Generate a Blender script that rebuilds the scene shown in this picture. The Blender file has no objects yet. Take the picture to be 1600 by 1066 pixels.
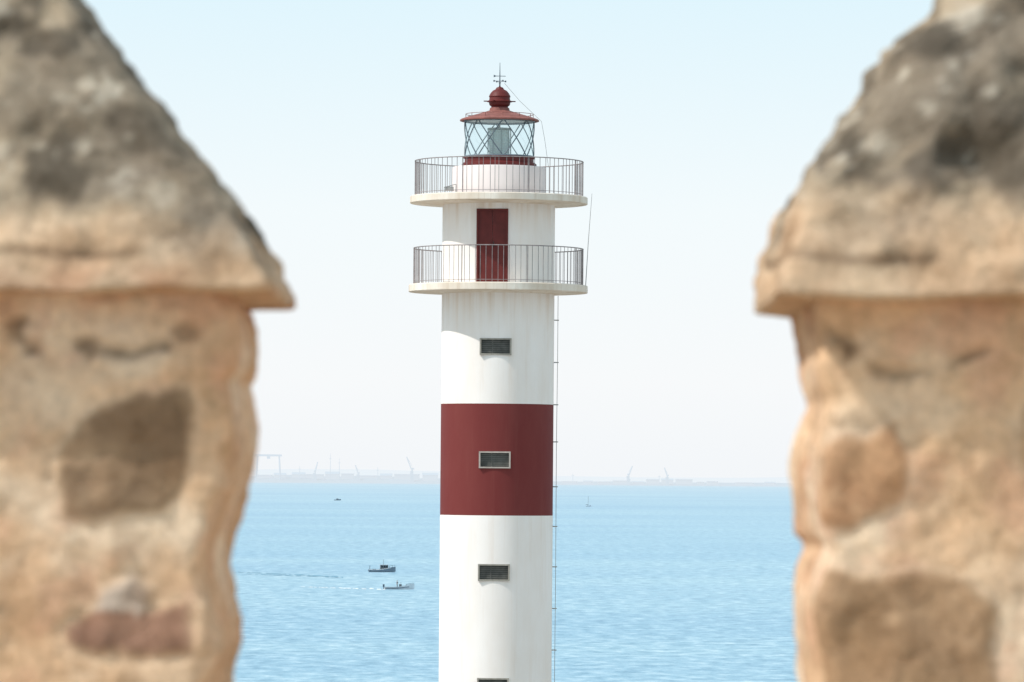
import bpy, bmesh, math, random
from mathutils import Vector, Matrix, noise, Euler
random.seed(4)
PI=math.pi
sc=bpy.context.scene
C=sc.collection
sc.view_settings.view_transform='Standard'
sc.view_settings.look='None'
sc.view_settings.exposure=0

# ------------------------------------------------------------ camera
F=7500.0
CAMZ=24.0
Rm=(Matrix.Rotation(math.radians(90)+math.atan(211/F),4,'X')@Matrix.Rotation(math.radians(0.45),4,'Z'))
cd=bpy.data.cameras.new('camera'); cam=bpy.data.objects.new('camera',cd); C.objects.link(cam)
cam.matrix_world=Matrix.Translation((0,0,CAMZ))@Rm
cd.sensor_width=36; cd.lens=36*F/1600; cd.clip_start=0.1; cd.clip_end=200000
cd.dof.use_dof=True; cd.dof.focus_distance=132; cd.dof.aperture_fstop=9.5
sc.camera=cam
def ray(px,py):
    return (Rm.to_3x3()@Vector(((px-800)/F,-(py-533)/F,-1)))
def P(px,py,Y):
    d=ray(px,py); return Vector((0,0,CAMZ))+d*(Y/d.y)
def sea_pt(px,py,z=0):
    d=ray(px,py); return Vector((0,0,CAMZ))+d*((z-CAMZ)/d.z)

# ------------------------------------------------------------ helpers
def lin(c):
    return tuple(((v/255)/12.92 if v/255<=0.04045 else ((v/255+0.055)/1.055)**2.4) for v in c)
class MB:
    def __init__(s): s.v=[]; s.f=[]; s.M=None
    def add(s,vs,fs):
        n=len(s.v); s.v+= [Vector(v) for v in vs]; s.f+=[tuple(i+n for i in f) for f in fs]
    def box(s,x0,x1,y0,y1,z0,z1,M=None):
        vs=[Vector((x,y,z)) for z in (z0,z1) for y in (y0,y1) for x in (x0,x1)]
        if M: vs=[M@v for v in vs]
        s.add(vs,[(0,2,3,1),(4,5,7,6),(0,1,5,4),(2,6,7,3),(0,4,6,2),(1,3,7,5)])
    def tube(s,pts,r,n=6,r2=None):
        pts=[Vector(p) for p in pts]; k=len(pts); vs=[]
        for i,p in enumerate(pts):
            d=(pts[min(i+1,k-1)]-pts[max(i-1,0)]).normalized()
            u=d.cross(Vector((0,0,1)) if abs(d.z)<.9 else Vector((1,0,0))).normalized(); w=d.cross(u)
            rr=r if r2 is None else r+(r2-r)*i/(k-1)
            for j in range(n):
                a=2*PI*j/n; vs.append(p+u*math.cos(a)*rr+w*math.sin(a)*rr)
        fs=[(i*n+j,i*n+(j+1)%n,(i+1)*n+(j+1)%n,(i+1)*n+j) for i in range(k-1) for j in range(n)]
        fs.append(tuple(range(n-1,-1,-1))); fs.append(tuple((k-1)*n+j for j in range(n)))
        s.add(vs,fs)
    def ring(s,R,z,r,seg=96,n=6,c=(0,0)):
        vs=[];fs=[]
        for i in range(seg):
            a=2*PI*i/seg
            for j in range(n):
                b=2*PI*j/n; q=R+r*math.cos(b); vs.append((c[0]+q*math.sin(a),c[1]-q*math.cos(a),z+r*math.sin(b)))
        for i in range(seg):
            for j in range(n):
                k=(i+1)%seg; l=(j+1)%n; fs.append((i*n+j,k*n+j,k*n+l,i*n+l))
        s.add(vs,fs)
    def lathe(s,prof,seg=96,cap=True):
        vs=[];fs=[];n=len(prof)
        for (r,z) in prof:
            for i in range(seg):
                a=2*PI*i/seg; vs.append((r*math.sin(a),-r*math.cos(a),z))
        for k in range(n-1):
            for i in range(seg):
                j=(i+1)%seg; fs.append((k*seg+i,k*seg+j,(k+1)*seg+j,(k+1)*seg+i))
        if cap:
            fs.append(tuple(range(seg-1,-1,-1))); fs.append(tuple((n-1)*seg+i for i in range(seg)))
        s.add(vs,fs)
    def build(s,name,mat,parent=None,smooth=True,ang=35,loc=None,fix=True):
        me=bpy.data.meshes.new(name)
        vs=[s.M@v for v in s.v] if s.M else s.v
        me.from_pydata([tuple(v) for v in vs],[],s.f); me.update()
        if fix:
            bm=bmesh.new(); bm.from_mesh(me); bmesh.ops.recalc_face_normals(bm,faces=bm.faces); bm.to_mesh(me); bm.free()
        if smooth:
            me.polygons.foreach_set('use_smooth',[True]*len(me.polygons)); me.set_sharp_from_angle(angle=math.radians(ang))
        if mat: me.materials.append(mat)
        o=bpy.data.objects.new(name,me); C.objects.link(o)
        if parent: o.parent=parent
        if loc is not None: o.location=loc
        return o
def tag(o,label=None,cat=None,group=None,kind=None):
    if label: o['label']=label
    if cat: o['category']=cat
    if group: o['group']=group
    if kind: o['kind']=kind
    return o
def empty(name,loc,rz=0):
    o=bpy.data.objects.new(name,None); C.objects.link(o); o.location=loc; o.rotation_euler=(0,0,rz); o.empty_display_size=.3; return o

# ------------------------------------------------------------ materials
def newmat(name):
    m=bpy.data.materials.new(name); m.use_nodes=True; nt=m.node_tree
    return m,nt,nt.nodes['Principled BSDF']
def N(nt,t,**k):
    n=nt.nodes.new(t)
    for a,b in k.items(): setattr(n,a,b)
    return n
def ramp(nt,src,stops):
    r=N(nt,'ShaderNodeValToRGB'); e=r.color_ramp.elements
    while len(e)<len(stops): e.new(.5)
    for i,(p,c) in enumerate(stops): e[i].position=p; e[i].color=(*c[:3],1)
    nt.links.new(src,r.inputs[0]); return r.outputs[0]
def noise_n(nt,scale,detail=4,rough=.55,stretch=(1,1,1),coord='Object'):
    tc=N(nt,'ShaderNodeTexCoord'); mp=N(nt,'ShaderNodeMapping'); mp.inputs['Scale'].default_value=stretch
    nt.links.new(tc.outputs[coord],mp.inputs[0]); n=N(nt,'ShaderNodeTexNoise')
    n.inputs['Scale'].default_value=scale; n.inputs['Detail'].default_value=detail; n.inputs['Roughness'].default_value=rough
    nt.links.new(mp.outputs[0],n.inputs['Vector']); return n.outputs['Fac']
def mixc(nt,fac,a,b,mode='MIX'):
    m=N(nt,'ShaderNodeMix',data_type='RGBA',blend_type=mode)
    for idx,v in ((0,fac),(6,a),(7,b)):
        if isinstance(v,(int,float)): m.inputs[idx].default_value=v
        elif isinstance(v,tuple): m.inputs[idx].default_value=(*v[:3],1)
        else: nt.links.new(v,m.inputs[idx])
    return m.outputs[2]
def simple(name,col,rough=.6,var=.12,scale=3,stretch=(1,1,1),bump=0,bscale=20,metal=0,spec=.3):
    m,nt,b=newmat(name)
    f=noise_n(nt,scale,5,.6,stretch)
    c=ramp(nt,f,[(.3,tuple(v*(1-var) for v in col)),(.7,tuple(min(1,v*(1+var)) for v in col))])
    nt.links.new(c,b.inputs['Base Color']); b.inputs['Roughness'].default_value=rough
    b.inputs['Metallic'].default_value=metal; b.inputs['Specular IOR Level'].default_value=spec
    if bump:
        bn=N(nt,'ShaderNodeBump'); bn.inputs['Strength'].default_value=bump; bn.inputs['Distance'].default_value=.02
        nt.links.new(noise_n(nt,bscale,5,.6),bn.inputs['Height']); nt.links.new(bn.outputs[0],b.inputs['Normal'])
    return m
def paint(name,col,stain,amt,bump=.25,runs=None):
    m,nt,b=newmat(name)
    f1=noise_n(nt,1.2,6,.6,(1,1,.35)); f2=noise_n(nt,5,6,.65,(1,1,.06)); 
    c=mixc(nt,ramp(nt,f1,[(.35,(0,0,0)),(.75,(amt,)*3)]),col,stain)
    c=mixc(nt,ramp(nt,f2,[(.52,(0,0,0)),(.8,(amt*1.1,)*3)]),c,stain)
    if runs:
        tc=N(nt,'ShaderNodeTexCoord'); sp=N(nt,'ShaderNodeSeparateXYZ'); nt.links.new(tc.outputs['Object'],sp.inputs[0])
        f3=ramp(nt,noise_n(nt,4,5,.6,(1,1,.03)),[(.45,(0,0,0)),(.72,(1,1,1))])
        for (za,zb) in runs:
            mr=N(nt,'ShaderNodeMapRange'); mr.inputs[1].default_value=zb; mr.inputs[2].default_value=za; mr.inputs[3].default_value=0; mr.inputs[4].default_value=.6
            nt.links.new(sp.outputs[2],mr.inputs[0])
            gt=N(nt,'ShaderNodeMath',operation='LESS_THAN'); nt.links.new(sp.outputs[2],gt.inputs[0]); gt.inputs[1].default_value=za+.3
            mu=N(nt,'ShaderNodeMath',operation='MULTIPLY'); nt.links.new(mr.outputs[0],mu.inputs[0]); nt.links.new(gt.outputs[0],mu.inputs[1])
            mu2=N(nt,'ShaderNodeMath',operation='MULTIPLY'); nt.links.new(mu.outputs[0],mu2.inputs[0]); nt.links.new(f3,mu2.inputs[1])
            c=mixc(nt,mu2.outputs[0],c,(.66,.48,.32))
    nt.links.new(c,b.inputs['Base Color']); b.inputs['Roughness'].default_value=.7; b.inputs['Specular IOR Level'].default_value=.25
    bn=N(nt,'ShaderNodeBump'); bn.inputs['Strength'].default_value=bump; bn.inputs['Distance'].default_value=.01
    nt.links.new(noise_n(nt,9,6,.6),bn.inputs['Height']); nt.links.new(bn.outputs[0],b.inputs['Normal'])
    return m
BZ=3.0; YL=132.0
def z(py): return P(776+(757-py)*.0078,py,YL).z-BZ
WHITE=paint('white_paint',(.945,.90,.87),(.76,.63,.52),.34,runs=[(z(462),z(520)),(z(326),z(370))])
SLAB=paint('stained_concrete',(.90,.83,.74),(.55,.41,.28),.75,.5)
DRUM=paint('drum_paint',(.82,.74,.72),(.60,.49,.46),.35)
RED=paint('red_paint',(.172,.028,.027),(.24,.065,.055),.3)
DRED=simple('dark_red_metal',(.125,.019,.017),.55,.2,4)
ROOFR=simple('faded_red_metal',(.25,.095,.08),.65,.25,5)
RAIL=simple('weathered_railing_metal',(.27,.235,.235),.6,.3,8)
BAR=simple('dark_glazing_bar',(.12,.15,.18),.4,.15,8)
GREY=simple('grey_metal',(.34,.34,.33),.5,.15,8)
CEIL=simple('pale_ceiling_paint',(.80,.82,.82),.6,.1,8)
CAGE=simple('lens_cage_metal',(.26,.32,.31),.4,.1,8)
FRAMEG=simple('grey_window_frame',(.33,.31,.27),.7,.2,8)
FRAMEW=simple('pale_window_frame',(.44,.39,.35),.7,.15,8)
LOUV=simple('dull_louvre',(.11,.11,.10),.5,.35,4)
DARK=simple('dark_interior',(.05,.05,.05),.8,.2,4)

def glassmat():
    m=bpy.data.materials.new('lantern_glass'); m.use_nodes=True; nt=m.node_tree; nt.nodes.clear()
    o=N(nt,'ShaderNodeOutputMaterial'); t=N(nt,'ShaderNodeBsdfTransparent'); t.inputs[0].default_value=(.92,.975,.985,1)
    g=N(nt,'ShaderNodeBsdfGlossy'); g.inputs['Roughness'].default_value=.06; g.inputs[0].default_value=(.88,.98,1,1)
    x=N(nt,'ShaderNodeMixShader'); x.inputs[0].default_value=.13
    nt.links.new(t.outputs[0],x.inputs[1]); nt.links.new(g.outputs[0],x.inputs[2]); nt.links.new(x.outputs[0],o.inputs[0]); return m
GLASS=glassmat()
def lensmat():
    m,nt,b=newmat('fresnel_lens_glass')
    b.inputs['Base Color'].default_value=(.60,.70,.66,1); b.inputs['Roughness'].default_value=.3
    return m
LENS=lensmat()
def haze(name,col,air,k=.75):  # distance haze painted into the material as a glow of airlight colour
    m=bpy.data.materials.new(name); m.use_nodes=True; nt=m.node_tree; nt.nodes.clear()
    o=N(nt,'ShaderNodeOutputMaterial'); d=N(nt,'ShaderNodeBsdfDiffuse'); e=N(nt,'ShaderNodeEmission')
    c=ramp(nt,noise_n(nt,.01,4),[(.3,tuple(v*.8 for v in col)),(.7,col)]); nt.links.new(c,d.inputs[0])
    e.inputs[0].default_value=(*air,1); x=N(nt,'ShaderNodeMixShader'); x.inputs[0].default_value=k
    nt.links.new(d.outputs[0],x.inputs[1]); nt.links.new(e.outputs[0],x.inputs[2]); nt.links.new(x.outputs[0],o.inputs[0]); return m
AIRLIGHT=(.85,.905,.945)
H_BLD=haze('hazy_building',(.30,.42,.55),AIRLIGHT,.79)
H_CRANE=haze('hazy_crane',(.22,.38,.54),AIRLIGHT,.77)
H_LAND=haze('hazy_land',(.15,.27,.38),AIRLIGHT,.76)
H_FAR=haze('hazy_far_hill',(.5,.6,.7),AIRLIGHT,.9)

# ------------------------------------------------------------ world + sun
EL=math.radians(50); AZ=math.radians(21)
S=Vector((-math.cos(EL)*math.cos(AZ),-math.cos(EL)*math.sin(AZ),math.sin(EL)))
sd=bpy.data.lights.new('sun','SUN'); sd.energy=3.5; sd.angle=math.radians(.6); sd.color=(1,.96,.90)
so=bpy.data.objects.new('sun',sd); C.objects.link(so); so.rotation_euler=S.to_track_quat('Z','Y').to_euler(); so.location=(-20,-5,60)
w=bpy.data.worlds.new('World'); sc.world=w; w.use_nodes=True; nt=w.node_tree
bg=nt.nodes['Background']; bg.inputs['Strength'].default_value=.1
sk=N(nt,'ShaderNodeTexSky',sky_type='NISHITA'); sk.sun_disc=False; sk.sun_elevation=EL; sk.sun_rotation=math.atan2(S.x,S.y)
sk.altitude=20; sk.air_density=1; sk.dust_density=2.5; sk.ozone_density=1
tc=N(nt,'ShaderNodeTexCoord'); sp=N(nt,'ShaderNodeSeparateXYZ'); nt.links.new(tc.outputs['Generated'],sp.inputs[0])
hz=ramp(nt,sp.outputs[2],[(0,(.90,.925,.95)),(.02,(.935,.955,.965)),(.055,(.90,.965,.985)),(.105,(.73,.91,.99))])
hs=N(nt,'ShaderNodeVectorMath',operation='SCALE'); nt.links.new(hz,hs.inputs[0]); hs.inputs['Scale'].default_value=10
mr=N(nt,'ShaderNodeMapRange'); mr.inputs[1].default_value=.12; mr.inputs[2].default_value=.75; mr.inputs[3].default_value=1.0; mr.inputs[4].default_value=.65
nt.links.new(sp.outputs[2],mr.inputs[0])
mx=mixc(nt,mr.outputs[0],sk.outputs[0],hs.outputs[0]); nt.links.new(mx,bg.inputs[0])

# ------------------------------------------------------------ sea
def seamat():
    m,nt,b=newmat('hazy_sea_water')
    a=noise_n(nt,.010,5,.6,(.4,.7,1)); c=noise_n(nt,.36,8,.72,(.85,.42,1)); l=noise_n(nt,.0018,4,.5,(.2,.8,1))
    col=ramp(nt,c,[(.34,(.12,.28,.40)),(.50,(.26,.455,.58)),(.68,(.53,.69,.77))])
    col2=ramp(nt,a,[(.35,(.83,.89,.93)),(.65,(1.06,1.03,1.0))]); col=mixc(nt,1.0,col,col2,'MULTIPLY')
    col3=ramp(nt,l,[(.38,(.85,.91,.95)),(.62,(1.05,1.02,1))]); col=mixc(nt,1.0,col,col3,'MULTIPLY')
    nt.links.new(col,b.inputs['Base Color']); b.inputs['Roughness'].default_value=.45; b.inputs['Specular IOR Level'].default_value=.35
    bn=N(nt,'ShaderNodeBump'); bn.inputs['Strength'].default_value=.6; bn.inputs['Distance'].default_value=.8
    nt.links.new(noise_n(nt,.5,6,.6,(.8,.6,1)),bn.inputs['Height']); nt.links.new(bn.outputs[0],b.inputs['Normal'])
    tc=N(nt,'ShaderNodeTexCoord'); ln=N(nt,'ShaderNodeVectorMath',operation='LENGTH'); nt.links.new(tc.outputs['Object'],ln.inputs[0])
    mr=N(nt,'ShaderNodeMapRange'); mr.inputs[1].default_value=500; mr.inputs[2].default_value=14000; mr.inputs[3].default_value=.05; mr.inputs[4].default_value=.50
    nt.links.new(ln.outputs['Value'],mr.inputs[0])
    e=N(nt,'ShaderNodeEmission'); e.inputs[0].default_value=(*AIRLIGHT,1); x=N(nt,'ShaderNodeMixShader')  # painted haze: the water glows with airlight, more so farther out
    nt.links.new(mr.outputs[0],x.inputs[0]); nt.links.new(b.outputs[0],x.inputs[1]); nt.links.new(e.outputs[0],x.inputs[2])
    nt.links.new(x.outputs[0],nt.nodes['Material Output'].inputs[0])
    return m
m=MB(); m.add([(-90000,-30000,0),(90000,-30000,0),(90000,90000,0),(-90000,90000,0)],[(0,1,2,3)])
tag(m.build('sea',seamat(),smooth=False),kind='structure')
GROUND=simple('quay_ground',(.30,.27,.23),.9,.2,.5,bump=.3,bscale=3)
m=MB(); m.box(-300,300,8.5,260,-3,3); tag(m.build('quay',GROUND,smooth=False),kind='structure')

# ------------------------------------------------------------ far shore
YS=13500
def hland(x,left):
    n=noise.noise(Vector((x*.004,3,0)))
    t=max(0,min(1,(150-x)/500))
    return 6+t*8+abs(n)*(5+8*t)
m=MB(); xs=[-6000+i*40 for i in range(301)]
vs=[]
for x in xs: vs+=[(x,YS,-1),(x,YS+40,hland(x,0)*.7),(x,YS+300,hland(x,0)),(x,YS+1500,hland(x+50,0)+2),(x,YS+1600,-1)]
fs=[(i*5+k,(i+1)*5+k,(i+1)*5+k+1,i*5+k+1) for i in range(300) for k in range(4)]
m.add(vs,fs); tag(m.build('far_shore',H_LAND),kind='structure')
m=MB(); vs=[]
for i in range(301):
    x=-30000+i*200; h=34+26*noise.noise(Vector((x*.0004,9,2)))+6*noise.noise(Vector((x*.002,4,2)))+(14 if x<0 else 0)
    vs+=[(x,15300,-1),(x,37000,h),(x,40000,-1)]
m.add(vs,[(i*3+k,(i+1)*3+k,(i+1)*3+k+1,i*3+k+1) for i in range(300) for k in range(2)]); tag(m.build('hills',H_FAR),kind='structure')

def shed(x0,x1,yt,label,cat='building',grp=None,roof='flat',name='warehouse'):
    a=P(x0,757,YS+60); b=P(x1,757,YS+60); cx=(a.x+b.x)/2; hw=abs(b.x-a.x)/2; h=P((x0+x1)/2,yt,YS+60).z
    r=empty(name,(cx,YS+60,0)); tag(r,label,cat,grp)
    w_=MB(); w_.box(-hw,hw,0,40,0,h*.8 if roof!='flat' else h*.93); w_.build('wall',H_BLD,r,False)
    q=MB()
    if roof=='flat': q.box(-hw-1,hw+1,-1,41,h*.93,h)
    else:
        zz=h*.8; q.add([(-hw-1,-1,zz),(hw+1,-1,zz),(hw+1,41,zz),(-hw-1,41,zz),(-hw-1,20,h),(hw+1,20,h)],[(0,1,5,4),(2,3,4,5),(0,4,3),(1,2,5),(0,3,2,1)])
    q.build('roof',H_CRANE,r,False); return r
sheds=[(402,425,742,'flat','long pale flat block under the gantry crane on the far shore'),
(428,446,739,'gable','pale gabled shed just right of the far gantry crane'),
(456,476,738,'gable','pale gabled shed, second from the gantry crane on far shore'),
(478,505,741,'flat','long low hazy block left of the paired masts on far shore'),
(508,530,737,'gable','hazy gabled hall among the slim masts on far shore'),
(533,552,740,'flat','low hazy block right of the slim masts on far shore'),
(560,590,743,'flat','longest low hazy block midway between far gantry and lighthouse'),
(594,612,740,'gable','small gabled shed left of the jib crane on far shore'),
(616,655,741,'flat','wide hazy quay building beneath the left jib crane'),
(660,684,739,'gable','gabled hazy shed nearest the lighthouse on its left side'),
(878,902,752,'flat','low hazy block nearest the lighthouse on its right side'),
(912,926,751,'gable','small gabled shed second right of the lighthouse on far shore'),
(934,954,753,'flat','low flat block midway between lighthouse and middle jib crane'),
(958,980,751,'flat','small flat building left of the middle far jib crane'),
(988,1006,752,'gable','low gabled shed just right of the middle far jib crane'),
(1010,1030,749,'flat','low flat building between the two right far cranes'),
(1034,1052,748,'gable','low gabled shed beneath the far crane right of lighthouse'),
(1056,1082,749,'flat','flat building just right of the rightmost far crane'),
(1090,1100,753,'flat','tiny flat hut right of the rightmost far crane'),
(1105,1122,752,'flat','small flat building, fourth from the right merlon on far shore'),
(1150,1178,754,'flat','very low flat block nearing the right merlon on far shore'),
(1196,1212,753,'gable','tiny gabled shed nearest the right merlon on far shore')]
for s in sheds: shed(s[0],s[1],s[2],s[4],grp='hazy buildings on the far shore',roof=s[3])

def farroot(name,px,label,cat,grp=None,Y=YS+30):
    p=P(px,757,Y); r=empty(name,(p.x,Y,0)); tag(r,label,cat,grp); return r
U=YS/F
def zf(py,px=600,Y=YS+30): return P(px,py,Y).z
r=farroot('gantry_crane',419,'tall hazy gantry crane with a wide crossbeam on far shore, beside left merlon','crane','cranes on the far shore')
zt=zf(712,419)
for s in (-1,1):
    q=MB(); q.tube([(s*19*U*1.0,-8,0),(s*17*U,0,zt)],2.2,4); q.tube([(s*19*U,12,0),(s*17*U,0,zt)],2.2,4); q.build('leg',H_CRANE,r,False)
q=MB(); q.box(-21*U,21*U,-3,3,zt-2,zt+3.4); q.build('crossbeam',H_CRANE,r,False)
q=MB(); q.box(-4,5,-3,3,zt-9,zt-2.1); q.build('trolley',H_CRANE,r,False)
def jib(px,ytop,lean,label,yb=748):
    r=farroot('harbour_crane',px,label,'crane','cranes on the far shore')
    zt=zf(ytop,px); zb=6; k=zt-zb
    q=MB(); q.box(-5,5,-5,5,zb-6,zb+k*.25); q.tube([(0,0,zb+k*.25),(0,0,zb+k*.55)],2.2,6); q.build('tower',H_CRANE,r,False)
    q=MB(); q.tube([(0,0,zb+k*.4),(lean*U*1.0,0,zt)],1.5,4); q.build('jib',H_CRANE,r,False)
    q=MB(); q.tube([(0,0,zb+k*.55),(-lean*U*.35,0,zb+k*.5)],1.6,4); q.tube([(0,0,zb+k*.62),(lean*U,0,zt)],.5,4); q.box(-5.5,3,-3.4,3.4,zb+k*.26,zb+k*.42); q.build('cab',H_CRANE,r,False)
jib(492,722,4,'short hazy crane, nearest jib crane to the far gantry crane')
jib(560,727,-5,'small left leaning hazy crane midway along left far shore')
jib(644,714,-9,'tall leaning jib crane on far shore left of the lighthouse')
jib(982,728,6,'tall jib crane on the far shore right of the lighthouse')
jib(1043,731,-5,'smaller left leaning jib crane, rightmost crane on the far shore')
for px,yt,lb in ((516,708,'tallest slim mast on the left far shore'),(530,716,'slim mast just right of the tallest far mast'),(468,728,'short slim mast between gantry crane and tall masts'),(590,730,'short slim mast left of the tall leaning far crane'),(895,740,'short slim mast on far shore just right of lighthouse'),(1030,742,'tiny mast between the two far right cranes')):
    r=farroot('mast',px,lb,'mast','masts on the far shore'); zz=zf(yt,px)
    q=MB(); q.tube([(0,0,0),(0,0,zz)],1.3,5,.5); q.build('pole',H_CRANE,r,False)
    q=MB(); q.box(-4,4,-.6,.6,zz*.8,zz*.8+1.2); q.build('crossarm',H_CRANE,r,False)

# ------------------------------------------------------------ lighthouse
ax=P(776,757,YL); SX=YL/F
lh=empty('lighthouse',(ax.x,YL,BZ))
tag(lh,'white round lighthouse with one red band, two railed galleries and a red capped lantern','lighthouse')
R=88*SX
def shaft(z0,z1,ops,name,mat):
    m=MB(); an=[-PI+2*PI*i/128 for i in range(128)]; zs=[z0,z1]; 
    k=z0
    while k<z1-1: k+=1; zs.append(k)
    for (ac,hw,a,b) in ops:
        da=math.asin(hw/R); an+=[ac-da,ac+da]; zs+=[a,b]
    an=sorted(set(round(a,5) for a in an)); zs=sorted(set(round(q,5) for q in zs)); zs=[q for q in zs if z0-1e-4<=q<=z1+1e-4]
    n=len(an)
    vs=[(R*math.sin(a),-R*math.cos(a),q) for q in zs for a in an]; fs=[]
    for i in range(len(zs)-1):
        for j in range(n):
            j2=(j+1)%n; am=(an[j]+(an[j2] if j2 else an[0]+2*PI))/2; zm=(zs[i]+zs[i+1])/2
            if any(abs(am-ac)<math.asin(hw/R) and a<zm<b for (ac,hw,a,b) in ops): continue
            fs.append((i*n+j,i*n+j2,(i+1)*n+j2,(i+1)*n+j))
    m.add(vs,fs); return m.build(name,mat,lh,fix=False)
wa=-.035
def wop(cy,a=wa): return (a,22.6*SX,z(cy+11.4),z(cy-11.4))
wins=[(544,FRAMEG,wa),(719,FRAMEW,wa),(893,FRAMEG,wa),(1069,FRAMEG,wa)]
da_=-.11
dop=(da_,24*SX,z(444),z(333))
shaft(0,z(805),[wop(893),wop(1069)],'white_shaft',WHITE)
shaft(z(805),z(632),[wop(719)],'red_band',RED)
shaft(z(632),z(449),[wop(544)],'white_shaft',WHITE)
shaft(z(449),z(309),[dop],'white_shaft',WHITE)
for i,(cy,fm,a) in enumerate(wins):
    zc=z(cy); M=Matrix.Rotation(a,4,'Z'); M.translation=(0,0,0)
    hw=24.5*SX; hh=13*SX; t=2.4*SX; y0=-(R+.012); y1=-(R-.22)
    m=MB(); m.M=M
    m.box(-hw,hw,y0,y1,zc+hh-t,zc+hh); m.box(-hw,hw,y0-.01,y1,zc-hh,zc-hh+t)
    m.box(-hw,-hw+t,y0+.001,y1,zc-hh+t,zc+hh-t); m.box(hw-t,hw,y0+.001,y1,zc-hh+t,zc+hh-t)
    wo=m.build('window',fm,lh,False)
    if fm is FRAMEW: tag(wo,'window with a pale frame in the red band')
    m=MB(); m.M=M; m.box(-hw+t,hw-t,-(R-.12),-(R-.16),zc-hh+t,zc+hh-t)
    m.build('pane',DARK,wo,False)
    m=MB(); m.M=M
    for k in range(6):
        zz=zc-hh+t+.02+k*(2*(hh-t)-.03)/6
        m.box(-hw+t,hw-t,-(R-.085),-(R-.072),zz,zz+.046,)
    m.box(-.1,-.07,-(R-.055),-(R-.0715),zc-hh+t,zc+hh-t)
    m.build('louvre',LOUV,wo,False)
# door
M=Matrix.Rotation(da_,4,'Z')
m=MB(); m.M=M; hw=24.5*SX; t=.05; z0=z(444); z1=z(331)
m.box(-hw,-hw+t,-(R+.01),-(R-.25),z0,z1); m.box(hw-t,hw,-(R+.01),-(R-.25),z0,z1); m.box(-hw+t,hw-t,-(R+.009),-(R-.25),z1-t,z1)
do=m.build('door',DRED,lh,False)
m=MB(); m.M=M; m.box(-hw+t,-.004,-(R-.03),-(R-.09),z0,z1-t); m.box(.004,hw-t,-(R-.03),-(R-.09),z0,z1-t)
m.build('door_panel',DRED,do,False)
m=MB(); m.M=M; m.tube([(.04,-(R-.01),z0+.95),(.04,-(R-.01),z0+1.1)],.012,6); m.build('door_handle',DARK,do)
# galleries
def slab(yt,yb,r,name):
    m=MB(); r*=SX; zt=z(yt); zb=z(yb)
    m.lathe([(R-.05,zt+.02),(r-.02,zt),(r,zt-.02),(r,zb+.01),(r-.01,zb),(r-.25,zb-.003),(R+.25,zb-.03),(R+.02,zb-.05),(R-.05,zb-.05)],128,False)
    return m.build(name,SLAB,lh,ang=20)
slab(446,457.5,140,'lower_gallery_slab'); slab(308,319,139,'upper_gallery_slab')
def railing(yb,yt,r,n,name,off=0):
    r*=SX; zb=z(yb)+.0; zt=z(yt)
    m=MB(); m.ring(r,zt,.015,128,6); m.ring(r,zb+.07,.008,128,6)
    ro=m.build(name,RAIL,lh)
    b=MB(); b.tube([(0,-r,zb),(0,-r,zt)],.0082,6); first=b.build('baluster',RAIL,ro)
    for i in range(1,n):
        c=first.copy(); C.objects.link(c); c.parent=ro; c.rotation_euler.z=2*PI*i/n+off+random.uniform(-.009,.009)
    pm=MB(); pm.tube([(0,-r,zb-.05),(0,-r,zt+.01)],.013,6); p0=pm.build('post',RAIL,ro); p0.rotation_euler.z=.35
    for i in range(1,8):
        c=p0.copy(); C.objects.link(c); c.parent=ro; c.rotation_euler.z=.35+2*PI*i/8
    return ro
railing(446,389,132.5,92,'lower_railing'); railing(308,253,131.5,92,'upper_railing',.03)
# drum and lantern
def pl(lst): return [(r*SX,z(y)) for r,y in lst]
m=MB(); m.lathe(pl([(73,309),(73,264),(72,262),(50,262)]),128,False); m.build('service_drum',DRUM,lh)
m=MB(); m.lathe(pl([(57,262),(58.5,260),(58.5,257),(56,255),(54,254),(54,249),(56,248),(56,246.5),(20,246)]),96,False); m.build('lantern_base',DRED,lh)
m=MB(); m.lathe(pl([(53.5,247),(53.5,189)]),32,False); m.build('lantern_glass',GLASS,lh,ang=5)
nb=8; rb=54.3*SX; za=z(247); zb_=z(189)
def hel(a0,a1):
    return [(rb*math.sin(a0+(a1-a0)*t/8),-rb*math.cos(a0+(a1-a0)*t/8),za+(zb_-za)*t/8) for t in range(9)]
for i in range(nb):
    a=2*PI*i/nb+.12; d=2*PI/nb
    for (p,q) in ((a,a+d),(a+d,a)):
        m=MB(); m.tube(hel(p,q),.016,5); m.build('glazing_bar',BAR,lh)
m=MB(); m.ring(rb,za+.02,.03,72,5); m.ring(rb,zb_-.02,.025,72,5); m.build('glazing_ring',BAR,lh)
# lens
prof=[(9,204)]
for k in range(14):
    y=204+k*2.8; bulge=17.5-abs(k-6.5)*.35; prof+=[(bulge,y+.3),(bulge-1.0,y+2.6)]
prof.append((9,243.5))
m=MB(); m.lathe([(r*SX,z(y)) for r,y in prof][::-1],32); le=m.build('lens',LENS,lh,ang=10)
m=MB()
for k in range(8):
    a=2*PI*k/8+.2; m.tube([(18*SX*math.sin(a),-18*SX*math.cos(a),z(244)),(18*SX*math.sin(a),-18*SX*math.cos(a),z(202))],.015,5)
m.ring(18*SX,z(202),.025,32,5); m.ring(18*SX,z(243),.03,32,5); m.build('lens_cage',CAGE,le)
m=MB(); m.lathe(pl([(12,247),(12,244)]),24); m.tube([(0,0,z(204)),(0,0,z(190))],.03,6); m.build('lens_pedestal',GREY,lh)
m=MB(); m.lathe(pl([(50,188),(60,190.3),(62,189.7),(62,188),(60,186.5),(48,182.5),(34,178.5),(22,175),(16,173),(15,169)]),96,False); m.build('lantern_roof',ROOFR,lh,ang=28)
m=MB(); m.lathe(pl([(54,190.0),(53,188.5),(5,187)]),64,False); m.build('lantern_ceiling',CEIL,lh)
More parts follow.
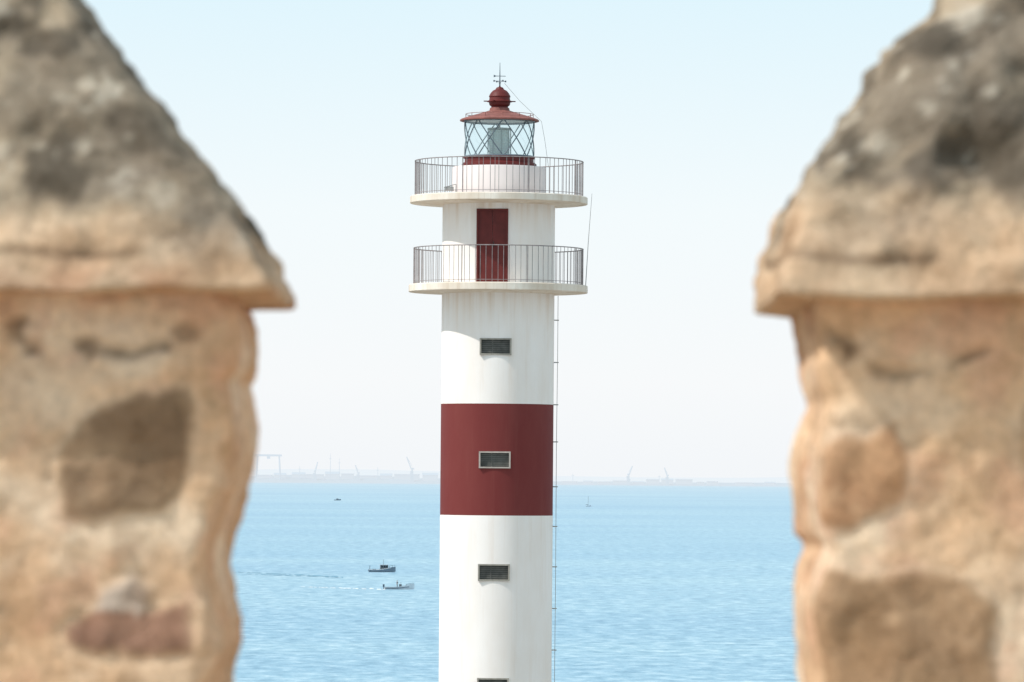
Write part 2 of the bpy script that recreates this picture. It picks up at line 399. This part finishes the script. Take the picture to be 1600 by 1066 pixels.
m=MB(); m.ring(53*SX,z(179),.008,72,5)
for k in range(12):
    a=2*PI*k/12+.1; m.tube([(53*SX*math.sin(a),-53*SX*math.cos(a),z(184.5)),(53*SX*math.sin(a),-53*SX*math.cos(a),z(179))],.008,4)
m.build('roof_rail',ROOFR,lh)
m=MB(); m.lathe(pl([(15,173),(13,167),(16,164.5),(17,160),(20,159.5),(20,158.3),(16.5,157),(16,153),(17,151),(14.5,146),(11,142),(7,140),(5,137),(2,136),(.6,134)]),40); 
vt=m.build('ventilator',DRED,lh,ang=28)
m=MB()
for k in range(6):
    a=2*PI*k/6+PI/2+.1; m.tube([(18*SX*math.sin(a),-18*SX*math.cos(a),z(158.5)),(25*SX*math.sin(a),-25*SX*math.cos(a),z(158.5))],.016,5)
m.build('spout',DRED,vt)
m=MB(); m.tube([(0,0,z(137)),(0,0,z(98))],.024,6,.007); m.lathe(pl([(.5,131),(2.2,129.5),(.5,128)]),12)
wv=m.build('weather_vane',BAR,lh)
m=MB()
for k in range(4):
    a=PI/2*k+.5; c=Vector((math.sin(a),-math.cos(a),0)); m.tube([c*.03+Vector((0,0,z(127))),c*.18+Vector((0,0,z(127)))],.009,5)
    m.box(-.02,.02,-.02,.02,-.022,.022,Matrix.Translation(c*.18+Vector((0,0,z(127)))))
m.build('vane_arm',BAR,wv,False)
m=MB(); m.tube([(-.17,0,z(119)),(.16,0.03,z(119))],.009,5); m.add([(-.17,-.004,z(117)),(-.08,-.004,z(119)),(-.17,-.004,z(121)),(-.17,.004,z(117)),(-.08,.004,z(119)),(-.17,.004,z(121))],[(0,1,2),(3,5,4),(0,3,4,1),(1,4,5,2),(2,5,3,0)])
m.build('vane_arrow',BAR,wv,False)
# wires / conductor / antenna
def ax_off(px,py): return (px-(776+(757-py)*.0078))*SX
m=MB(); pts=[(ax_off(788,130),-.02,z(130)),(ax_off(812,158),-.1,z(158)),(ax_off(846,190),-.15,z(190)),(ax_off(851,218),-.2,z(218)),(ax_off(857,262),-.25,z(262))]
m.tube(pts,.0055,5); m.build('guy_wire',GREY,lh)
m=MB(); m.tube([(ax_off(872,462),-.1,z(462)),(R+.10,-.1,z(560)),(R+.085,-.1,z(700)),(R+.09,-.1,z(900)),(R+.08,-.1,z(1100)),(R+.08,-.1,1)],.008,5)
cb=m.build('lightning_conductor',GREY,lh)
for py in (500,566,632,690,760,822,885,950,1015):
    m=MB(); m.box(R-.03,R+.13,-.12,-.08,z(py)-.015,z(py)+.015); m.build('cable_bracket',GREY,cb,False)
m=MB(); m.tube([(ax_off(915,446),-.15,z(446)),(ax_off(919,380),-.15,z(380)),(ax_off(925,302),-.15,z(302))],.012,5,.005); m.build('whip_antenna',GREY,lh)
m=MB(); lx=ax_off(704,300); 
m.tube([(lx-.16,-1.3,z(308)),(lx-.16,-1.3,z(298)),(lx+.16,-1.3,z(293)),(lx+.16,-1.3,z(308))],.015,5); m.box(lx-.14,lx+.1,-1.4,-1.2,z(303),z(297)); m.build('gallery_lamp',GREY,lh,False)
m=MB(); m.lathe([(2.6,0),(2.6,.5),(2.1,.55),(R+.001,.9)],64,False); m.build('plinth',SLAB,lh)

# ------------------------------------------------------------ boats
HULLW=simple('boat_white',(.55,.60,.64),.4,.1,1); HULLG=simple('boat_slate',(.16,.21,.26),.4,.15,1); HULLD=simple('boat_dark_blue',(.06,.09,.13),.4,.2,1); BGL=simple('boat_window',(.03,.04,.05),.15,.1,1); BG=simple('boat_grey',(.14,.16,.18),.5,.15,1)
def hull(m,L,B,H,fr=.35,dr=0):
    n=14; vs=[]
    for i in range(n+1):
        t=i/n; x=-L/2+L*t; b=B/2*(1-max(0,(t-.45)/.55)**2.2)*(.86+.14*min(1,t*4)); sh=H+fr*max(0,t-.3)**1.6*1.6
        b=max(b,.03); kz=-.35*(1-max(0,t-.6)/.4) if t>.6 else -.35
        for (yy,zz) in ((-b,sh),(-b*.93,sh*.5),(-b*.7,-.02),(0,kz),(b*.7,-.02),(b*.93,sh*.5),(b,sh),(b-.06 if b>.1 else 0,sh),(b-.08 if b>.1 else 0,.22),(-b+.08 if b>.1 else 0,.22),(-b+.06 if b>.1 else 0,sh)):
            vs.append((x+ (sh*.25 if t==1 and zz>0 else 0),yy,zz))
    k=11
    fs=[(i*k+j,(i+1)*k+j,(i+1)*k+(j+1)%k,i*k+(j+1)%k) for i in range(n) for j in range(k)]
    fs+= [tuple(range(k)),tuple(n*k+j for j in range(k-1,-1,-1))]
    m.add(vs,fs)
p=sea_pt(596,894); b1=empty('fishing_boat',(p.x,p.y,0),.12)
tag(b1,'small fishing boat with a raised wheelhouse and mast, upper of the two boats','boat')
L=6.4
m=MB(); hull(m,L,2.3,.62,.8); m.build('hull',HULLG,b1)
m=MB(); m.box(-.3,1.6,-.75,.75,.25,1.75); wh=m.build('wheelhouse',BG,b1,False)
m=MB(); m.box(-.5,1.75,-.9,.9,1.75,1.84); m.build('roof',HULLW,wh,False)
m=MB()
for x in (-.15,.45,1.02): m.box(x,x+.45,-.765,.765,1.12,1.58)
m.box(1.58,1.62,-.6,.6,1.12,1.58); m.build('cabin_window',BGL,wh,False)
m=MB(); m.tube([(.5,0,1.84),(.5,0,3.1)],.05,6); m.tube([(.5,-.5,2.5),(.5,.5,2.5)],.03,5); m.build('mast',BG,b1)
m=MB(); m.tube([(2.0,-.55,1.5),(3.3,0,1.75),(2.0,.55,1.5)],.03,5)
for x,y,zz in ((2.0,-.55,1.5),(2.7,-.27,1.63),(3.3,0,1.75),(2.7,.27,1.63),(2,.55,1.5)): m.tube([(x,y*.95,.9),(x,y,zz)],.025,5)
m.build('bow_rail',BG,b1)
m=MB(); m.tube([(-2.9,-.8,.6),(-2.9,-.8,1.5),(-2.9,.8,1.5),(-2.9,.8,.6)],.04,5); m.box(-2.3,-1.4,-.5,.5,.23,.75); m.build('stern_gear',HULLD,b1,False)
m=MB()
for s in (-1,1):
    pts=[]
    for i in range(13):
        t=i/14; x=-L/2+L*t; b=2.3/2*(1-max(0,(t-.45)/.55)**2.2)*(.86+.14*min(1,t*4)); sh=.62+.8*max(0,t-.3)**1.6*1.6; pts.append((x,s*b,sh-.04))
    m.tube(pts,.06,5)
m.build('rubbing_strake',HULLW,b1)
# launch
p=sea_pt(623,921); b2=empty('motor_launch',(p.x,p.y,0),.10)
tag(b2,'open pale motor launch with one standing person, lower of the two boats','boat')
m=MB(); hull(m,6.0,1.9,.5,.75); m.build('hull',HULLW,b2)
m=MB(); m.box(.1,.6,-.35,.35,.23,1.1); m.build('console',BG,b2,False)
m=MB(); m.add([(.5,-.34,1.1),(.5,.34,1.1),(.38,.3,1.45),(.38,-.3,1.45),(.53,-.34,1.1),(.53,.34,1.1),(.41,.3,1.45),(.41,-.3,1.45)],[(0,1,2,3),(7,6,5,4),(0,4,5,1),(1,5,6,2),(2,6,7,3),(3,7,4,0)]); m.build('windscreen',BGL,b2,False)
m=MB(); m.box(-3.35,-3.0,-.18,.18,.5,1.05); m.box(-3.25,-3.1,-.06,.06,-.3,.5); m.build('outboard_motor',HULLD,b2,False)
m=MB(); m.tube([(1.6,-.45,1.05),(3.15,0,1.35),(1.6,.45,1.05)],.025,5)
for x,y,zz in ((1.6,-.45,1.05),(2.4,-.22,1.2),(3.15,0,1.35),(2.4,.22,1.2),(1.6,.45,1.05)): m.tube([(x,y*.95,.7),(x,y,zz)],.02,5)
m.build('bow_rail',BG,b2)
m=MB(); m.box(-2.2,-1.7,-.75,.75,.42,.5); m.build('seat',BG,b2,False)
m=MB()
for s in (-1,1):
    pts=[]
    for i in range(13):
        t=i/14; x=-3+6*t; b=1.9/2*(1-max(0,(t-.45)/.55)**2.2)*(.86+.14*min(1,t*4)); sh=.5+.75*max(0,t-.3)**1.6*1.6; pts.append((x,s*b,sh*.55))
    m.tube(pts,.07,5)
m.build('hull_stripe',HULLD,b2)
def skinmesh(name,vs,es,mat,parent=None,root=0):
    me=bpy.data.meshes.new(name); bm=bmesh.new(); lay=bm.verts.layers.skin.verify()
    bv=[]
    for i,(x,y,zz,r) in enumerate(vs):
        v=bm.verts.new((x,y,zz)); v[lay].radius=(r,r); v[lay].use_root=(i==root); bv.append(v)
    for a,b in es: bm.edges.new((bv[a],bv[b]))
    bm.to_mesh(me); bm.free(); o=bpy.data.objects.new(name,me); C.objects.link(o)
    o.modifiers.new('skin','SKIN').use_smooth_shade=True; s=o.modifiers.new('sub','SUBSURF'); s.levels=1; s.render_levels=1
    me.materials.append(mat)
    if parent: o.parent=parent
    return o
SKINM=simple('skin',(.42,.26,.18),.6,.05,3); SHIRT=simple('dark_shirt',(.05,.06,.09),.8,.1,3); TROU=simple('grey_trousers',(.12,.12,.13),.8,.1,3); HAIR=simple('dark_hair',(.03,.02,.015),.8,.1,3)
pe=empty('person',(0,0,0)); M=Matrix.Translation(b2.location)@Matrix.Rotation(.10,4,'Z'); pe.location=M@Vector((-.35,0,.22)); pe.rotation_euler.z=.10
tag(pe,'person in dark clothing standing at the console of the lower boat','person')
skinmesh('body',[(0,0,.92,.12),(0,0,1.15,.12),(.02,0,1.38,.13),(.02,0,1.5,.055),(.03,0,1.57,.085),(.04,0,1.68,.09),(.02,.18,1.38,.05),(.1,.22,1.15,.04),(.32,.18,1.08,.03),(.02,-.18,1.38,.05),(.1,-.22,1.15,.04),(.32,-.18,1.08,.03),(0,.1,.85,.08),(.03,.11,.48,.055),(0,.12,.08,.04),(.12,.13,.03,.035),(0,-.1,.85,.08),(.03,-.11,.48,.055),(0,-.12,.08,.04),(.12,-.13,.03,.035)],
 [(0,1),(1,2),(2,3),(3,4),(4,5),(2,6),(6,7),(7,8),(2,9),(9,10),(10,11),(0,12),(12,13),(13,14),(14,15),(0,16),(16,17),(17,18),(18,19)],SKINM,pe)
skinmesh('shirt',[(0,0,.90,.145),(0,0,1.15,.14),(.02,0,1.40,.145),(.02,.18,1.39,.065),(.09,.22,1.18,.055),(.22,.2,1.11,.045),(.02,-.18,1.39,.065),(.09,-.22,1.18,.055),(.22,-.2,1.11,.045)],[(0,1),(1,2),(2,3),(3,4),(4,5),(2,6),(6,7),(7,8)],SHIRT,pe)
skinmesh('trousers',[(0,0,.93,.13),(0,.1,.84,.1),(.03,.11,.48,.075),(0,.12,.12,.06),(0,-.1,.84,.1),(.03,-.11,.48,.075),(0,-.12,.12,.06)],[(0,1),(1,2),(2,3),(0,4),(4,5),(5,6)],TROU,pe)
skinmesh('hair',[(.01,0,1.66,.085),(.02,0,1.73,.085)],[(0,1)],HAIR,pe)
def tiny(px,py,L,label,sail=False):
    p=sea_pt(px,py); r=empty('sailing_boat' if sail else 'distant_boat',(p.x,p.y,0),.05); tag(r,label,'boat')
    m=MB(); hull(m,L,L*.3,.7,.8); m.build('hull',HULLG if not sail else HULLW,r)
    if sail:
        m=MB(); m.tube([(0,0,.4),(0,0,8.5)],.10,5); m.build('mast',BG,r); m=MB(); m.tube([(0,0,1.6),(-2,0,1.6)],.18,5); m.build('boom',BG,r)
    else:
        m=MB(); m.box(-L*.15,L*.2,-.7,.7,.3,1.7); m.build('cabin',BG,r,False)
tiny(527,782,6,'tiny dark boat far out near the horizon, left of the lighthouse')
tiny(919,792,4,'tiny sailing boat with a bare mast right of the lighthouse',True)
FOAM=simple('wake_foam',(.80,.85,.88),.8,.1,.5); RIP=simple('ripple_water',(.13,.31,.43),.5,.25,.3)
def wake(x0,x1,y0,y1,thick,mat,label,gap=.1,sd=0,rows=1,spread=0):
    m=MB(); n=140
    for rw in range(rows):
        for i in range(n):
            t=i/n; px=x0+(x1-x0)*t; pxb=x0+(x1-x0)*(i+1)/n
            g=noise.noise(Vector((i*.16,sd+rw*3.3,0)))
            if g<gap-.3: continue
            th=thick*(.35+.65*t)*(.6+.8*abs(noise.noise(Vector((i*.3,sd+5+rw,0)))))*min(1,(g-gap+.3)*6+.2)
            cy=y0+(y1-y0)*t+1.1*noise.noise(Vector((i*.09,sd+9,0)))+(rw-(rows-1)/2)*spread*(1-.6*t)
            a=sea_pt(px,cy+th/2,.05); b=sea_pt(pxb,cy+th/2,.05); c=sea_pt(pxb,cy-th/2,.05); d=sea_pt(px,cy-th/2,.05)
            m.add([a,b,c,d],[(0,1,2,3)])
    bmm=m.build('wake',mat,smooth=False); tag(bmm,label,'wake',kind='stuff')
wake(470,603,917,921,1.8,FOAM,'pale foam wake trailing left behind the lower boat',.2,1)
wake(372,536,895,902,1.8,RIP,'dark rippled wake line left of the upper boat',.15,3,2,2.6)

# ------------------------------------------------------------ castle
STONEG=simple('wall_stone',(.50,.38,.26),.95,.3,2,bump=.6,bscale=6)
m=MB(); m.box(-8,8,-6,7.34,-3,22.4); tag(m.build('terrace',STONEG,smooth=False),kind='structure')
pw=MB(); pw.box(-8,8,7.34,8.42,-2.9,23.15); tag(pw.build('parapet_wall',STONEG,smooth=False),'sandy stone parapet wall carrying the two merlons','wall')

def stonemat():
    m,nt,b=newmat('weathered_masonry')
    at=N(nt,'ShaderNodeAttribute'); at.attribute_name='Col'
    f=noise_n(nt,16,8,.72); f2=noise_n(nt,60,5,.65); f3=noise_n(nt,5,5,.6)
    c=mixc(nt,1.0,at.outputs['Color'],ramp(nt,f,[(.3,(.74,.72,.70)),(.48,(1,1,1)),(.70,(1.15,1.15,1.15))]),'MULTIPLY')
    c=mixc(nt,1.0,c,ramp(nt,f2,[(.3,(.80,.78,.76)),(.6,(1.06,1.06,1.06))]),'MULTIPLY')
    c=mixc(nt,1.0,c,ramp(nt,f3,[(.35,(.93,.93,.94)),(.65,(1.04,1.03,1.0))]),'MULTIPLY')
    nt.links.new(c,b.inputs['Base Color']); b.inputs['Roughness'].default_value=.95; b.inputs['Specular IOR Level'].default_value=.1
    bn=N(nt,'ShaderNodeBump'); bn.inputs['Strength'].default_value=.8; bn.inputs['Distance'].default_value=.022
    nt.links.new(f,bn.inputs['Height']); nt.links.new(bn.outputs[0],b.inputs['Normal'])
    return m
MAS=stonemat()
def interp(lst,q):
    if q<=lst[0][0]: return lst[0][1]
    for (a,b) in zip(lst,lst[1:]):
        if q<=b[0]:
            t=(q-a[0])/(b[0]-a[0]); return a[1]+(b[1]-a[1])*t
    return lst[-1][1]
def fbm(p,o=4):
    s=0;a=1;t=0
    for i in range(o):
        s+=a*noise.noise(p*(2**i)+Vector((i*7.1,i*3.3,i))); t+=a; a*=.5
    return s/t
def sm(a,b,x):
    t=max(0,min(1,(x-a)/(b-a))); return t*t*(3-2*t)
def lerp(a,b,t): return tuple(x+(y-x)*t for x,y in zip(a,b))
def rrect(x0,x1,y0,y1,r,n):
    w=x1-x0-2*r; d=y1-y0-2*r; q=PI*r/2; per=2*w+2*d+4*q; out=[]
    segs=[('l',x0+r,y0,1,0,w,(0,-1)),('c',x1-r,y0+r,-PI/2,q),('l',x1,y0+r,0,1,d,(1,0)),('c',x1-r,y1-r,0,q),('l',x1-r,y1,-1,0,w,(0,1)),('c',x0+r,y1-r,PI/2,q),('l',x0,y1-r,0,-1,d,(-1,0)),('c',x0+r,y0+r,PI,q)]
    for i in range(n):
        s=per*i/n
        for g in segs:
            ln=g[5] if g[0]=='l' else g[4]
            if s<=ln:
                if g[0]=='l': out.append((g[1]+g[3]*s,g[2]+g[4]*s,g[6][0],g[6][1]))
                else:
                    a=g[3]+s/r; out.append((g[1]+r*math.cos(a),g[2]+r*math.sin(a),math.cos(a),math.sin(a)))
                break
            s-=ln
        else: out.append((x0+r,y0,0,-1))
    return out
def rough_loft(name,levels,n,dispf,colf,parent,top=True,bottom=True,zoff=None):
    vs=[];cols=[]
    for (zz,x0,x1,y0,y1,r) in levels:
        for (x,y,nx,ny) in rrect(x0,x1,y0,y1,r,n):
            p=Vector((x,y,zz)); d=dispf(p,nx,ny); c=colf(p,nx,ny)
            vs.append((x+nx*d,y+ny*d,zz+.25*d+(zoff(p) if zoff else 0))); cols.append(c)
    L=len(levels)
    fs=[(k*n+i,k*n+(i+1)%n,(k+1)*n+(i+1)%n,(k+1)*n+i) for k in range(L-1) for i in range(n)]
    if bottom: fs.append(tuple(range(n-1,-1,-1)))
    if top: fs.append(tuple((L-1)*n+i for i in range(n)))
    me=bpy.data.meshes.new(name); me.from_pydata(vs,[],fs); me.update()
    ca=me.color_attributes.new('Col','FLOAT_COLOR','POINT')
    flat=[]
    for c in cols: flat+= [c[0],c[1],c[2],1]
    ca.data.foreach_set('color',flat)
    me.polygons.foreach_set('use_smooth',[True]*len(me.polygons)); me.materials.append(MAS)
    o=bpy.data.objects.new(name,me); C.objects.link(o); o.parent=parent
    return o
def segd(x,zz,a,b):
    dx=b[0]-a[0]; dz=b[1]-a[1]; L=dx*dx+dz*dz
    t=max(0,min(1,((x-a[0])*dx+(zz-a[1])*dz)/L)) if L>0 else 0
    return math.hypot(x-a[0]-dx*t,zz-a[1]-dz*t)
def polysd(x,zz,pg):
    d=9;ins=False;n=len(pg)
    for i in range(n):
        a=pg[i];b=pg[(i+1)%n]; d=min(d,segd(x,zz,a,b))
        if (a[1]>zz)!=(b[1]>zz) and x<(b[0]-a[0])*(zz-a[1])/(b[1]-a[1])+a[0]: ins=not ins
    return -d if ins else d

FY,BY=7.5,8.25
MORT=lin((231,195,160)); MORTL=lin((247,222,194)); MORTD=lin((206,166,130)); DK=lin((104,80,60)); PINK=lin((226,178,148)); RB=lin((176,112,78))
def merlon(side,label,jamb,cap,stones,crev,seed,capamp):
    def inner(lst,Y):
        o=[]
        for px,py in lst:
            p=P(px,py,Y); o.append((p.z,p.x))
        return sorted(o)
    jm=inner(jamb,BY-.03); cp=inner(cap,8.07)
    xc=(-.93 if side<0 else 1.0)
    xin=-.44 if side<0 else .48
    xo=2*xc-xin
    root=empty('merlon',(0,0,0)); tag(root,label,'merlon','merlons on the parapet')
    fst=[]
    for (pg,col,col2,amp) in stones:
        q=[(P(a,b,FY).x,P(a,b,FY).z) for a,b in pg]
        xs=[a for a,b in q]; zs=[b for a,b in q]
        fst.append((q,(min(xs)-.05,max(xs)+.05,min(zs)-.05,max(zs)+.05),lin(col),lin(col2),amp))
    fcr=[]
    for (pts,rad,dep) in crev:
        q=[(P(a,b,FY).x,P(a,b,FY).z) for a,b in pts]; fcr.append((q,rad/F*FY,dep))
    sv=Vector((seed*3.7,seed*1.3,seed))
    cache={}
    def masks(p,ny):
        if ny>-.3: return None
        k=(round(p.x,5),round(p.z,5))
        if k in cache: return cache[k]
        wx=.024*fbm(p*8+sv,5); wz=.024*fbm(p*8+sv+Vector((9,9,9)),5)
        x=p.x+wx; zz=p.z+wz; best=0;st=None;edge=0
        for s in fst:
            b=s[1]
            if not(b[0]<x<b[1] and b[2]<zz<b[3]): continue
            d=polysd(x,zz,s[0]); mk=1-sm(-.014,.009,d+.010*fbm(p*16+sv,3))
            if mk>best: best=mk; st=s
            edge=max(edge,math.exp(-((d-.004)/.010)**2))
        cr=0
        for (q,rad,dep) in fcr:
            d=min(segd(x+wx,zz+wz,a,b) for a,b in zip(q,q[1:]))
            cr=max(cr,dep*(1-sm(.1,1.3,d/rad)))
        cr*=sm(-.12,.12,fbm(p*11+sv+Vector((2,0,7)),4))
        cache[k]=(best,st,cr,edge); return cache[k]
    def disp(p,nx,ny):
        d=.014*fbm(p*3.0+sv,3)+.020*fbm(p*9+sv,5)+.010*(.25-abs(noise.noise(p*12+sv)))*(1.6 if abs(nx)>.5 else .6)
        t=masks(p,ny)
        if t:
            d+=(t[0]*t[1][4] if t[1] else 0)-t[3]*.003-t[2]*.020
        return d
    def col(p,nx,ny):
        f=fbm(p*4+sv+Vector((3,1,4)),4); g=fbm(p*10+sv+Vector((13,1,4)),4)
        c=lerp(MORT,MORTL,sm(.0,.3,f)); c=lerp(c,MORTD,sm(.05,.35,-f)*.6); c=lerp(c,PINK,sm(.0,.3,g)*.5); c=lerp(c,MORTL,sm(.05,.35,-g)*.4)
        t=masks(p,ny)
        if t:
            c=lerp(c,MORTL,t[3]*.3*(1-t[0]))
            if t[1]:
                sc_=lerp(t[1][2],t[1][3],sm(-.25,.25,fbm(p*9+sv+Vector((0,0,31)),5))); c=lerp(c,sc_,t[0]*.92)
                c=lerp(c,MORT,t[0]*.35*sm(.15,.35,fbm(p*13+sv+Vector((5,0,3)),4)))
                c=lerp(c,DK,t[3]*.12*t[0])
            c=lerp(c,DK,min(1,t[2]*.8))  # crevice shade painted dark into the colour, besides the carved recess
        return c
    lv=[]; zz=22.9; ztop=P(400,484,BY).z+.03
    while zz<ztop:
        xi=interp(jm,zz)
        a,b=(xo,xi) if side<0 else (xi,xo)
        lv.append((zz,a,b,FY,BY,.026)); zz+=.008
    rough_loft('masonry_body',lv,460,disp,col,root)
    G1=lin((146,133,117)); G2=lin((184,166,143)); G3=lin((100,91,80)); T1=lin((212,178,146)); T2=lin((228,200,170)); W=lin((220,209,192))
    ze=P(420,487,8.325).z; zt=cp[-1][0]
    def cdisp(p,nx,ny):
        h=(p.z-ze); a=capamp*sm(0,.08,h)
        d=.012*a*fbm(p*4+sv+Vector((5,5,5)),3)+.022*a*fbm(p*11+sv,5)+.012*fbm(p*14+sv,4)
        d+=.034*(a-.6 if a>.6 else 0)*(.22-abs(noise.noise(p*6+sv+Vector((1,2,3)))))
        d-=.005*math.exp(-((h-.062+.03*fbm(p*2.5+sv,3))/.009)**2)*sm(-.1,.12,fbm(p*3+sv+Vector((0,4,4)),3))
        return d
    def czoff(p):
        h=(p.z-ze); return (.016*fbm(p*5+sv+Vector((3,3,0)),4))*(1-sm(.0,.14,h))
    def ccol(p,nx,ny):
        h=(p.z-ze); f=fbm(p*4.5+sv+Vector((8,2,1)),5); g=fbm(p*9+sv,5); k=fbm(p*17+sv+Vector((4,4,4)),4)
        c=lerp(G2,G1,sm(-.2,.1,f)); c=lerp(c,G3,sm(-.05,.17,g)*.9); c=lerp(c,W,sm(.16,.36,-k)*(.5 if side<0 else .6))
        c=lerp(c,G2,sm(.1,.3,-f)*.6)
        lo=1-sm(.03,.14 if side<0 else .21,h+.16*f)
        c=lerp(c,lerp(T1,T2,sm(-.2,.3,g)),lo*.95)
        if side<0: c=lerp(c,RB,(1-sm(.0,.05,h+.05*f))*.45*sm(-.2,.2,fbm(p*6+sv+Vector((7,7,2)),3)))
        ln=math.exp(-((h-.062+.03*fbm(p*2.5+sv,3))/.008)**2)*sm(-.1,.12,fbm(p*3+sv+Vector((0,4,4)),3))
        if h>.02: c=lerp(c,DK,ln*.7)
        return c
    lv=[]; ym=7.875
    H=zt-ze; nlev=int(H/.008)
    for k in range(nlev+1):
        zz=ze+H*k/nlev; h=H*k/nlev
        xi=interp(cp,zz); hx=abs(xi-xc)
        hy=.4575-.015*min(1,h/.06)-max(0,h-.06)*.45
        hy=max(.045,min(hy,.4575))
        r=min(.018+.06*sm(0.05,.35,h),hy*.8,hx*.8)
        if k==0:
            lv.append((zz-.004,xc-hx*.8,xc+hx*.8,ym-hy*.7,ym+hy*.7,r*.7))
            lv.append((zz,xc-hx+.008,xc+hx-.008,ym-hy+.008,ym+hy-.008,r))
        lv.append((zz+.004,xc-hx,xc+hx,ym-hy,ym+hy,r))
    rough_loft('coping',lv,460,cdisp,ccol,root,zoff=czoff)
    return root
merlon(-1,'left merlon with a dark brown embedded stone and grey lichened pointed coping',
 [(385,470),(388,490),(398,520),(404,575),(402,590),(388,604),(396,640),(400,680),(398,715),(388,760),(372,800),(360,840),(358,885),(368,925),(376,965),(377,1000),(360,1040),(353,1075),(358,1200),(350,1600)],
 [(452,491),(452,462),(434,428),(412,388),(390,354),(368,326),(335,282),(302,236),(262,188),(222,140),(190,96),(160,50),(128,0),(70,-90),(0,-190),(-45,-250)],
 [([(92,700),(118,660),(160,634),(215,618),(290,612),(304,640),(292,690),(292,730),(276,772),(250,800),(200,808),(140,818),(92,806),(78,750)],(156,130,104),(134,109,86),.005),
  ([(103,985),(140,952),(165,935),(240,940),(302,928),(300,1024),(240,1026),(160,1024),(110,1010)],(172,132,112),(148,112,96),.005),
  ([(142,1016),(134,975),(160,923),(205,900),(244,920),(236,969),(194,990),(174,1022)],(216,200,186),(188,166,150),.008),
  ([(308,928),(330,933),(326,1030),(306,1026)],(236,208,176),(216,182,148),.006),
  ([(-120,820),(-30,830),(-20,930),(-60,960),(-130,930)],(160,132,104),(130,106,82),.005),
  ([(-300,560),(-120,540),(-60,620),(-90,720),(-260,740)],(170,140,108),(140,114,90),.005),
  ([(-420,900),(-250,880),(-200,1000),(-300,1080),(-420,1040)],(160,130,102),(130,102,84),.005),
  ([(60,1130),(260,1110),(330,1180),(280,1300),(80,1290)],(160,134,106),(136,110,88),.005)],
 [([(40,505),(58,535),(48,568)],24,.95),([(98,520),(120,538),(178,546)],20,.85),([(190,548),(250,536)],16,.85),([(280,506),(305,515)],18,.6),([(0,872),(4,895)],12,.8),([(290,600),(330,640)],8,.25)],1.0,1.1)
merlon(1,'right merlon with orange brown stones set in its mortar and rough pale coping',
 [(1238,470),(1240,500),(1244,530),(1250,560),(1244,590),(1246,612),(1258,636),(1250,665),(1240,700),(1238,765),(1240,805),(1244,830),(1258,850),(1246,880),(1236,920),(1236,960),(1242,1000),(1246,1040),(1250,1075),(1245,1200),(1250,1600)],
 [(1195,499),(1191,488),(1190,466),(1196,438),(1207,400),(1220,352),(1236,320),(1262,275),(1290,232),(1330,190),(1346,168),(1356,118),(1384,92),(1436,60),(1466,28),(1490,0),(1550,-90),(1620,-190),(1670,-250)],
 [([(1283,700),(1310,684),(1350,680),(1394,662),(1412,700),(1406,770),(1377,798),(1330,824),(1283,814),(1270,760)],(210,166,128),(192,146,110),.004),
  ([(1258,905),(1300,884),(1370,898),(1440,888),(1520,906),(1558,940),(1550,1010),(1562,1080),(1440,1120),(1330,1090),(1262,1095),(1250,1010)],(186,152,120),(166,134,104),.005),
  ([(1405,1085),(1418,1025),(1460,1004),(1492,1028),(1508,1085)],(226,194,160),(206,172,138),.006),
  ([(1592,640),(1700,630),(1720,720),(1640,760),(1597,720)],(186,150,116),(160,126,96),.005),
  ([(1700,860),(1880,840),(1900,980),(1760,1010)],(170,138,108),(150,118,92),.005),
  ([(1300,1150),(1520,1140),(1560,1280),(1320,1290)],(170,138,108),(150,118,92),.005)],
 [([(1266,530),(1290,548),(1322,556)],26,.9),([(1266,585),(1286,602)],20,.85),([(1370,585),(1430,578),(1490,575),(1545,550)],13,.6),([(1262,690),(1268,740)],8,.35),([(1275,840),(1330,832)],8,.35)],2.0,1.6)
